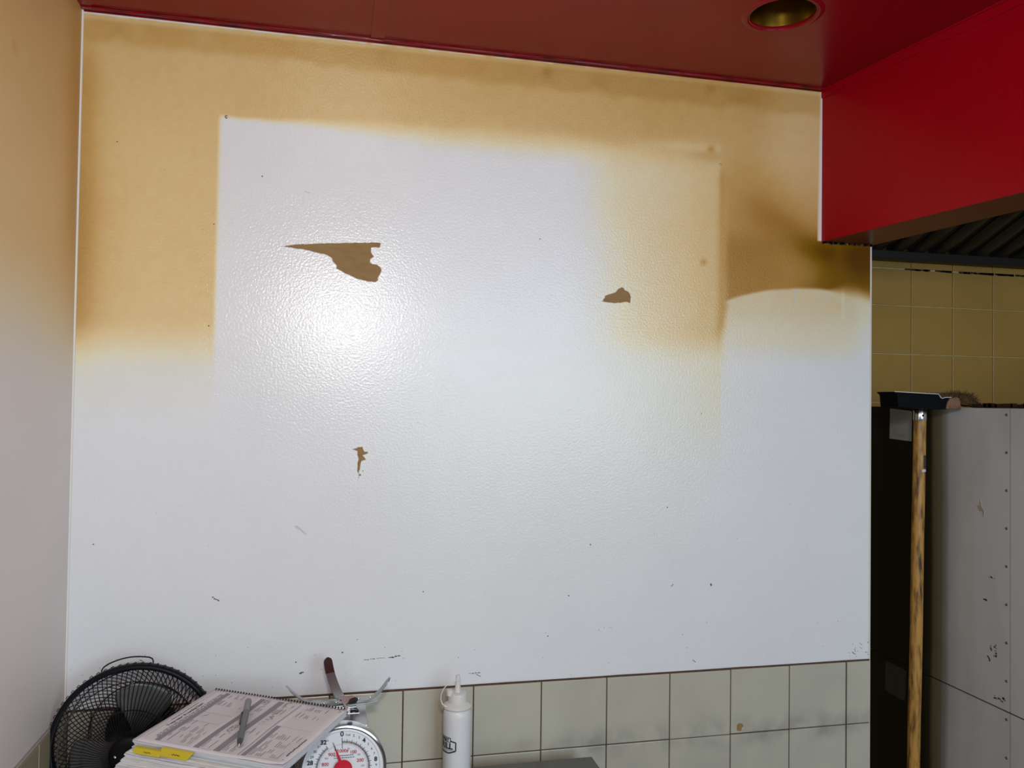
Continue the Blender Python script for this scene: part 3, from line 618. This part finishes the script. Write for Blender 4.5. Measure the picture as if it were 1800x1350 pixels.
def strip(path, wid, th, M):
    """path: list of (r, z, halfwidth); returns MB of a bent flat strip along local +x"""
    b = MB(); n_ = len(path); vs = []
    for i, (r, z, w) in enumerate(path):
        a = path[max(0, i-1)]; c = path[min(n_-1, i+1)]; t_ = Vector((c[0]-a[0], 0, c[1]-a[1])).normalized(); nn = Vector((-t_.z, 0, t_.x))*th/2
        for s_, k in ((1,1),(-1,1),(-1,-1),(1,-1)): vs.append(M @ (Vector((r, s_*w, z))+nn*k))
    fs = []
    for i in range(n_-1):
        for k in range(4): fs.append((4*i+k, 4*i+(k+1) % 4, 4*i+4+(k+1) % 4, 4*i+4+k))
    fs += [(0,1,2,3), tuple(4*(n_-1)+k for k in (3,2,1,0))]; b.add(vs, fs); return b
rot0 = 6
for i, (dg, L0, up, dip) in enumerate(((rot0, .083, .038, False), (120, .074, .066, True), (rot0+180, .116, .041, False), (287, .042, .020, True))):
    M_ = Matrix.Translation((CXs, CYs, CZs)) @ Matrix.Rotation(math.radians(dg), 4, 'Z'); path = []
    N_ = 26
    for k in range(N_+1):
        s_ = k/N_; r = .004+(L0-.004)*s_; fl = .42 if i in (0, 2) else .22; q_ = max(0, (s_-fl)/(1-fl))
        z = up*q_**1.9 if i != 1 else up*q_**1.15
        if i == 1: r = .004+L0*(1-(1-s_)**1.6)
        w = .0080 if i in (0,2) else (.0092+.0012*(1-s_))
        if i == 3: w = .0085
        if s_ > .9: w *= math.sqrt(max(.03, 1-((s_-.9)/.1)**2))
        path.append((r, z, w))
    if dip:
        kc = int(N_*(.70 if i == 1 else .45)); a = strip(path[:kc+1], .016, .0018, M_).build('cradle_arm', M_arm, smooth=50); keep(a, t)
        d_ = strip(path[kc:], .016, .0026, M_).build('dipped_tip', M_browntip, smooth=50); d_.parent = a
        d_['label'] = 'dark red coated tip'
    else:
        a = strip(path, .016, .0018, M_).build('cradle_arm', M_arm, smooth=50); keep(a, t)
    b = MB()
    for rr in ((.022, .045) if i in (0,2) else (.016,)):
        p_ = M_ @ Vector((rr, .003, .0012 if i in (0,2) else .004)); b.lathe([(.0032,0),(.003,.0016),(.0018,.0026),(.0001,.0028)], 12, Matrix.Translation(p_))
    r_ = b.build('rivet', M_chrome, smooth=50); r_.parent = a
# under-strips of the folding cradle
b = MB()
for dg, L0 in ((rot0, .060), (rot0+180, .085)):
    M_ = Matrix.Translation((CXs, CYs, CZs-.006)) @ Matrix.Rotation(math.radians(dg), 4, 'Z'); q_ = strip([(0,0,.007),(L0*.5,0,.007),(L0,.001,.006)], .014, .0018, M_); b.add(q_.v, q_.f)
M_ = Matrix.Translation((CXs, CYs, CZs+.002)); q_ = MB().prism([(-.013,.0),(.013,.0),(.002,-.034),(-.001,-.034)], lambda p_: M_ @ Vector((p_[0]-.002, p_[1]*.45-.008, .012+p_[1]*.62)), lambda p_: M_ @ Vector((p_[0]-.002, p_[1]*.45-.0095, .0115+p_[1]*.62))); b.add(q_.v, q_.f)
keep(b.build('cradle_base', M_arm, bevel=.0006), t)

# ---------------------------------------------------------------- bin, papers, pad, pen
PO = Vector((.293, -.111, 1.062)); E1 = Vector((.882, -.471, -.021)).normalized(); E2 = Vector((-.472, -.881, -.044)).normalized(); NN = -(E1.cross(E2)).normalized()
if NN.z < 0: NN = -NN
def PM(a, c, h): return PO+E1*a+E2*c+NN*h
t = thing('storage_bin', 'dark bin under the stack of papers', 'bin', (.30, -.36, .80))
b = MB(); b.prism([(.035,.07),(.215,.07),(.215,.235),(.035,.235)], lambda q: Vector((PM(*q, 0).x, PM(*q, 0).y, .8005)), lambda q: PM(q[0], q[1], -.0585)); keep(b.build('bin_body', M_black2, bevel=.003), t)
t = thing('paper_stack', 'uneven stack of loose papers and folders under the spiral notebook', 'papers', tuple(PM(.12, .15, -.058)))
hh = -.058; li = 0
lay = []
while hh < -.0115:
    th = random.choice((.0016, .0022, .003, .0012)); th = min(th, -.0119-hh)
    if th < .0006: break
    lay.append((hh, th)); hh += th+.0001
for i, (h, th) in enumerate(lay):
    f_ = i/len(lay); sa = -.030*(1-f_)+random.uniform(-.003,.003); sc_ = .010*(1-f_)+random.uniform(-.003,.003)
    x1 = .205+.03*f_; y0 = .045+random.uniform(-.003,.003)
    m_ = M_card if i in (3, 4) else (M_paper if i % 3 else M_paper2)
    c = [(sa+.008, y0+.01), (x1, y0), (x1, .224+sc_-.002), (sa, .222+sc_)]
    # rippled front edge
    ed = [(x1+(sa-x1)*k/14, .223+sc_+random.uniform(-.0012,.0012)) for k in range(15)]
    le = [(sa+random.uniform(-.001,.001), .223+sc_-(.223+sc_-y0-.01)*k/8) for k in range(1, 9)]
    b = MB(); poly = [(x1, y0)]+ed+le
    b.prism(poly, lambda q: PM(q[0], q[1], h), lambda q: PM(q[0], q[1], h+th)); keep(b.build('papers' if m_ is not M_card else 'folder', m_), t)
# spiral pad
t = thing('spiral_notebook', 'spiral-bound notebook open at a printed temperature chart, lying on the paper stack', 'notebook', tuple(PO))
PL, PWd = .279, .216
b = MB(); b.prism([(.001,.002),(PL-.001,.002),(PL,PWd+.001),(0,PWd+.001)], lambda q: PM(q[0], q[1], -.0114), lambda q: PM(q[0], q[1], -.0098)); o = b.build('back_cover', M_card); keep(o, t)
b = MB()
for k in range(6):
    e_ = .0015*(5-k)*random.uniform(.3, 1); h = -.0097+k*.00155; ed = [(PL-e_*.4+(0-PL+e_*.2)*j/20, PWd-e_+random.uniform(-.0005,.0005)) for j in range(21)]
    b.prism([(0,.003),(PL-e_*.4,.003)]+ed, lambda q: PM(q[0], q[1], h), lambda q: PM(q[0], q[1], h+.0014))
keep(b.build('pages', M_paper), t)
# top page, slightly wavy, curling at the near corner
NA, NB_ = 28, 22; b = MB(); vs = []
def wav(a, c):
    w = .0008*math.sin(a*38+1)*math.sin(c*16)+.0006*math.sin(c*40+a*20)
    w += .004*max(0, (c-.19)/.026)**2*max(0, min(1, (a-.19)/.07))*(.5+.5*math.sin(a*70))
    return w+.0007
for i in range(NA+1):
    for j in range(NB_+1): a = PL*i/NA; c = .002+(PWd-.002)*j/NB_; vs.append(PM(a, c, wav(a, c)))
b.add(vs, [(i*(NB_+1)+j, (i+1)*(NB_+1)+j, (i+1)*(NB_+1)+j+1, i*(NB_+1)+j+1) for i in range(NA) for j in range(NB_)])
tp = b.build('top_page', M_paper, smooth=60); keep(tp, t)
s_ = tp.modifiers.new('s', 'SOLIDIFY'); s_.thickness = .0003; s_.offset = -1
def ink(name, m, fn):
    b = MB(); fn(b); o = b.build(name, m); o.parent = tp; return o
def q4(b, a0, a1, c0, c1, skew=0, h=.00035):
    k = max(1, int((c1-c0)/.006)+1)
    for j in range(k):
        ca, cb = c0+(c1-c0)*j/k, c0+(c1-c0)*(j+1)/k
        b.add([PM(a0, ca, wav(a0, ca)+h), PM(a1, ca, wav(a1, ca)+h), PM(a1, cb, wav(a1, cb)+h), PM(a0, cb, wav(a0, cb)+h)], [(0,1,2,3)])
def bands(b):
    for a0, a1 in ((.034,.043),(.108,.118),(.145,.157)): q4(b, a0, a1, .012, .205)
    q4(b, .196, .204, .10, .205)
ink('grey_bands', M_greyink, bands)
def rules(b):
    q4(b, .1895, .1925, .012, .205)
    q4(b, .012, .0128, .010, .20)
    for a0, a1 in ((.043,.100),(.118,.142),(.157,.184),(.204,.262)):
        n_ = int((a1-a0)/.0042)
        for k in range(n_+1):
            a = a0+(a1-a0)*k/n_; q4(b, a, a+.00035, .012, .205)
        for c in (.012, .205): 
            b.add([PM(a0, c, wav(a0,c)+.0004), PM(a1, c, wav(a1,c)+.0004), PM(a1, c+.0005, wav(a1,c)+.0004), PM(a0, c+.0005, wav(a0,c)+.0004)], [(0,1,2,3)])
        for c in ((.09,.125) if a0 < .1 else (.10,)):
            b.add([PM(a0, c, wav(a0,c)+.0004), PM(a1, c, wav(a1,c)+.0004), PM(a1, c+.0006, wav(a1,c)+.0004), PM(a0, c+.0006, wav(a0,c)+.0004)], [(0,1,2,3)])
ink('ruled_lines', M_paleink, rules)
def words(b):
    for k in range(150):
        a = random.choice([.044+.0042*i for i in range(13)]+[.119+.0042*i for i in range(5)]+[.158+.0042*i for i in range(6)]+[.205+.0042*i for i in range(13)])+.0013
        c = random.choice((.14,.165,.185,.20,.06,.03)); l = random.uniform(.006,.022); q4(b, a, a+.0011, max(.014,c-l), c, h=.0005)
ink('small_print', M_greyink, words)
def ptext(b, s_, a, c, size, bold=0, shear=0):   # reads along -E2
    text_mesh(s_, size, lambda co: PM(a-co.y, c-co.x, wav(a-co.y, c-co.x)+.0006), b, bold, shear)
def title(b):
    ptext(b, 'Temperature Recording Chart', .0205, .110, .0076, .0002)
    c = .065
    while c < .135: l = random.uniform(.002,.008); q4(b, .0112, .0124, c, c+l, h=.0006); c += l+.0012
    for a in (.0275, .0315):
        c = .02
        while c < .19: l = random.uniform(.003,.014); q4(b, a, a+.0012, c, c+l, h=.0006); c += l+.002
    c = .125
    while c < .185: l = random.uniform(.002,.006); a = .2655+random.uniform(0,.0012); q4(b, a, a+.0022, c, c+l, h=.0006); c += l+.0009
    q4(b, .268, .2695, .198, .2)
ink('heading', M_ink, title)
def hand(b):
    for (a0, c0, n_) in ((.127,.045,5),(.132,.150,7),(.166,.040,5),(.169,.085,6),(.166,.14,5),(.270,.020,3),(.055,.11,2),(.128,.085,2)):
        p_ = [PM(a0+random.uniform(-.006,.006), c0-.004*i+random.uniform(-.001,.001), .0018) for i in range(n_*2)]; b.tube(p_, .00022, 4)
    b.tube([PM(.163+.010*abs(math.sin(x*300)), .105-x, .0018) for x in np.linspace(0, .035, 18)], .00022, 4)
ink('handwriting', M_ink, hand)
# wire binding
b = MB(); N_ = 46; pts = []
for k in range(N_*8+1):
    th = 2*PI*k/8; a = .002+(PL-.004)*k/(N_*8); pts.append(PM(a, .0015-.0042*math.cos(th)*1.0, -.0042+.0072*math.sin(th)))
b.tube(pts, .00085, 5); keep(b.build('wire_spiral', M_wire, smooth=60), t)
# sticky tabs
t_ = thing('page_tab', 'small yellow index tab, left of the two on the papers', 'index tab', tuple(PM(.03, .225, -.014)), 'yellow index tabs')
fold2 = lambda q: PM(q[0], min(q[1], .2215)+max(0, q[1]-.2215)*.55+.003, -.0060-max(0, q[1]-.2215)*.85)
b = MB(); poly = [(.012,.2145),(.064,.2145),(.064,.2215),(.064,.2285),(.062,.2300),(.014,.2300),(.012,.2285),(.012,.2215)]
vs = [fold2(q) for q in poly]; v2 = [fold2(q)+Vector((0,-.0003,.0003)) for q in poly]; f1 = [(0,1,2,7),(7,2,3,4,5,6)]
b.add(vs+v2, f1+[tuple(i+8 for i in f)[::-1] for f in f1]+[(i,(i+1) % 8,8+(i+1) % 8,8+i) for i in range(8)]); keep(b.build('tab', M_yellow), t_)
b = MB(); [b.tube([fold2((.032+.0022*k, .2262+random.uniform(-.0006,.0006)))+Vector((0,-.0008,.0008)), fold2((.0338+.0022*k, .2268+random.uniform(-.0006,.0006)))+Vector((0,-.0008,.0008))], .0004, 5) for k in range(6)]; keep(b.build('tab_writing', M_ink), t_)
t_ = thing('page_tab', 'larger yellow index tab hanging over the paper edge, right of the two', 'index tab', tuple(PM(.08, .23, -.012)), 'yellow index tabs')
fold = lambda q: PM(q[0], min(q[1], .2225)+max(0, q[1]-.2225)*.35, -.0002 -max(0, q[1]-.2225)*.95)
b = MB(); poly = [(.062,.2175),(.122,.2175),(.122,.2225),(.114,.2325),(.111,.2345),(.064,.2345),(.062,.2325),(.062,.2225)]
vs = [fold(q) for q in poly]; v2 = [fold(q)+Vector((0,-.0003,.0003)) for q in poly]
f1 = [(0,1,2,7),(7,2,3,4,5,6)]
b.add(vs+v2, f1+[tuple(i+8 for i in f)[::-1] for f in f1]+[(i,(i+1) % 8,8+(i+1) % 8,8+i) for i in range(8)]); keep(b.build('tab', M_yellow), t_)
b = MB(); [b.tube([fold((.084+.0024*k, .2292+random.uniform(-.0007,.0007)))+Vector((0,-.0008,.0008)), fold((.0859+.0024*k, .2298+random.uniform(-.0007,.0007)))+Vector((0,-.0008,.0008))], .0005, 5) for k in range(6)]; keep(b.build('tab_writing', M_ink), t_)
# pen
p0 = at_wall(437, 1230); 
def on_pad(u, v, h):
    d = Vector(AX[0]*(u-900)/FPX + AX[1]*(v-675)/FPX + AX[2]); o_ = Vector(CAM); pn = PO+NN*h; return o_+d*((pn-o_).dot(NN)/d.dot(NN))
a = on_pad(437, 1231, .008); c = on_pad(419.5, 1313, .006); dv = (c-a); Lp = dv.length; dn = dv.normalized()
t = thing('pen', 'grey ballpoint pen lying across the printed notebook page', 'pen', tuple((a+c)/2))
b = MB(); b.tube([a, a+dn*.001, a+dn*.003, a+dn*Lp*.28], [.003, .0048, .0055, .0056], 18); keep(b.build('end_cap', mat('pen_cap_grey', (.20,.20,.20), .4), smooth=40), t)
b = MB(); b.tube([a+dn*Lp*.28, a+dn*Lp*.30, a+dn*Lp*.86, a+dn*Lp*.87], [.0050, .0052, .0050, .0047], 18); keep(b.build('barrel', M_pen, smooth=40), t)
b = MB(); b.tube([a+dn*Lp*.87, a+dn*Lp*.90, a+dn*Lp*.95], [.0046, .0042, .0026], 18); keep(b.build('grip', M_pend, smooth=40), t)
b = MB(); b.tube([a+dn*Lp*.95, a+dn*Lp], [.0018, .0006], 10); keep(b.build('point', M_chrome, smooth=40), t)
sd = dn.cross(NN).normalized()
if sd.x > 0: sd = -sd
b = MB(); b.tube([a+dn*Lp*.27+sd*.0058, a+dn*Lp*.30+sd*.0075, a+dn*Lp*.50+sd*.0068, a+dn*Lp*.53+sd*.006], [.0014]*4, 8); keep(b.build('clip', M_pend, smooth=40), t)

# ---------------------------------------------------------------- desk fan
FX, FY, FZ, FR = .150, -.093, .962, .146
t = thing('desk_fan', 'black desk fan with wire cage in the left corner, papers in front', 'fan', (FX, FY, .80))
FF = Matrix.Translation((FX, FY, FZ)) @ Matrix.Rotation(PI/2, 4, 'X')     # local z toward the room
def fp(r, a, z): return FF @ Vector((r*math.cos(a), r*math.sin(a), z))
b = MB(); b.lathe([(FR+.004,-.008),(FR+.0052,0),(FR+.004,.008),(FR-.0005,.010),(FR-.0050,.008),(FR-.0058,0),(FR-.0050,-.008),(FR,-.0095),(FR+.004,-.008)], 128, FF); keep(b.build('guard_ring', M_black, smooth=60), t)
b = MB(); NW = 96
for k in range(NW):
    a = 2*PI*k/NW; pts = []
    for i in range(9):
        s_ = i/8; r = .034+(FR-.002-.034)*s_; z = .046*math.cos(s_**2.2*PI/2)+.002; aa = a+.10*math.sin(min(1, s_*3.2)*PI)*(1-s_)-.03*s_
        pts.append(fp(r, aa, z))
    b.tube(pts, .00095, 4, caps=False)
for r, z in ((FR*.55, .0455), (FR*.86, .026)):
    b.tube([fp(r, 2*PI*k/96, z) for k in range(96)], .0012, 5, closed=True)
fg = b.build('front_guard', M_wire); keep(fg, t)
b = MB(); b.lathe([(.0001,.0535),(.020,.0535),(.030,.0515),(.0345,.048),(.0355,.044),(.034,.041)], 48, FF); o = b.build('centre_badge', M_black, smooth=40); keep(o, t)
b = MB()
for k in range(3): b.lathe([(.0022,.052),(.0022,.0545),(.0001,.055)], 10, FF @ Matrix.Translation((.022*math.cos(1.0+k*2.09), .022*math.sin(1.0+k*2.09), 0)))
b.build('badge_rivets', M_chrome).parent = o
for k in range(72):
    pass
b = MB(); NR = 72
for k in range(NR):
    a = 2*PI*k/NR; pts = []
    for i in range(10):
        s_ = i/9; r = .05+(FR+.004-.05)*s_; z = -.066*(1-s_**3.0)**.8; aa = a+.70*s_
        pts.append(fp(r, aa, z))
    # small loop over the ring
    pts.append(fp(FR+.0075, a+.71, -.001)); pts.append(fp(FR+.0065, a+.735, .003))
    b.tube(pts, .00095, 4, caps=False)
for r, z in ((FR*.66, -.056), (FR*.90, -.028)): b.tube([fp(r, 2*PI*k/96, z) for k in range(96)], .0013, 5, closed=True)
keep(b.build('rear_guard', M_wire), t)
b = MB(); b.lathe([(.0001,-.064),(.066,-.064),(.068,-.060),(.066,-.056),(.050,-.054),(.047,-.040),(.040,-.030),(.0001,-.028)], 48, FF); keep(b.build('motor_housing', M_black, smooth=40), t)
b = MB(); pts = [fp(FR+.001, 2.02, -.010), fp(FR+.006, 2.01, -.014), fp(FR+.009, 1.98, -.018), fp(FR+.0105, 1.93, -.020)]+[fp(FR+.0105+.002*math.sin(x*PI), 1.93-.46*x, -.020) for x in np.linspace(.1, .9, 8)]+[fp(FR+.0105, 1.46, -.020), fp(FR+.009, 1.42, -.018), fp(FR+.006, 1.40, -.014), fp(FR+.001, 1.39, -.008)]
b.tube(pts, .0014, 6); keep(b.build('carry_handle', M_wire, smooth=60), t)
b = MB(); b.lathe([(.0001,.030),(.016,.029),(.024,.024),(.026,.010),(.026,-.012),(.0001,-.014)], 36, FF); keep(b.build('blade_hub', M_black, smooth=40), t)
for k in range(3):
    ac = math.radians(74+120*k); b = MB(); NR_, NA_ = 14, 12; vs = []
    for i in range(NR_+1):
        s_ = i/NR_; r = .022+(.118-.022)*s_; half = math.radians(16+14*math.sin(min(1, s_*1.25)*PI/2))*(1 if s_ < .75 else math.sqrt(max(.02, 1-((s_-.75)/.27)**2)))
        for j in range(NA_+1):
            q_ = j/NA_*2-1; vs.append(fp(r, ac+.14*s_+half*q_, .006+.013*q_*(1-.3*s_)))
    b.add(vs, [(i*(NA_+1)+j, (i+1)*(NA_+1)+j, (i+1)*(NA_+1)+j+1, i*(NA_+1)+j+1) for i in range(NR_) for j in range(NA_)])
    o = b.build('fan_blade', M_blade, smooth=60); keep(o, t); m_ = o.modifiers.new('s', 'SOLIDIFY'); m_.thickness = .0018
b = MB(); b.tube([(FX, FY+.028, .803), (FX, FY+.028, .86), (FX, FY+.045, .93)], [.022, .018, .020], 20); keep(b.build('neck', M_black, smooth=50), t)
b = MB(); b.lathe([(.0001,.8008),(.085,.8008),(.088,.804),(.084,.812),(.05,.820),(.024,.824),(.0001,.825)], 56, Matrix.Translation((FX+.0, FY+.0, 0)) @ Matrix.Scale(.9, 4)@Matrix.Translation((0,0,.0888))); keep(b.build('base', M_black, smooth=40), t)
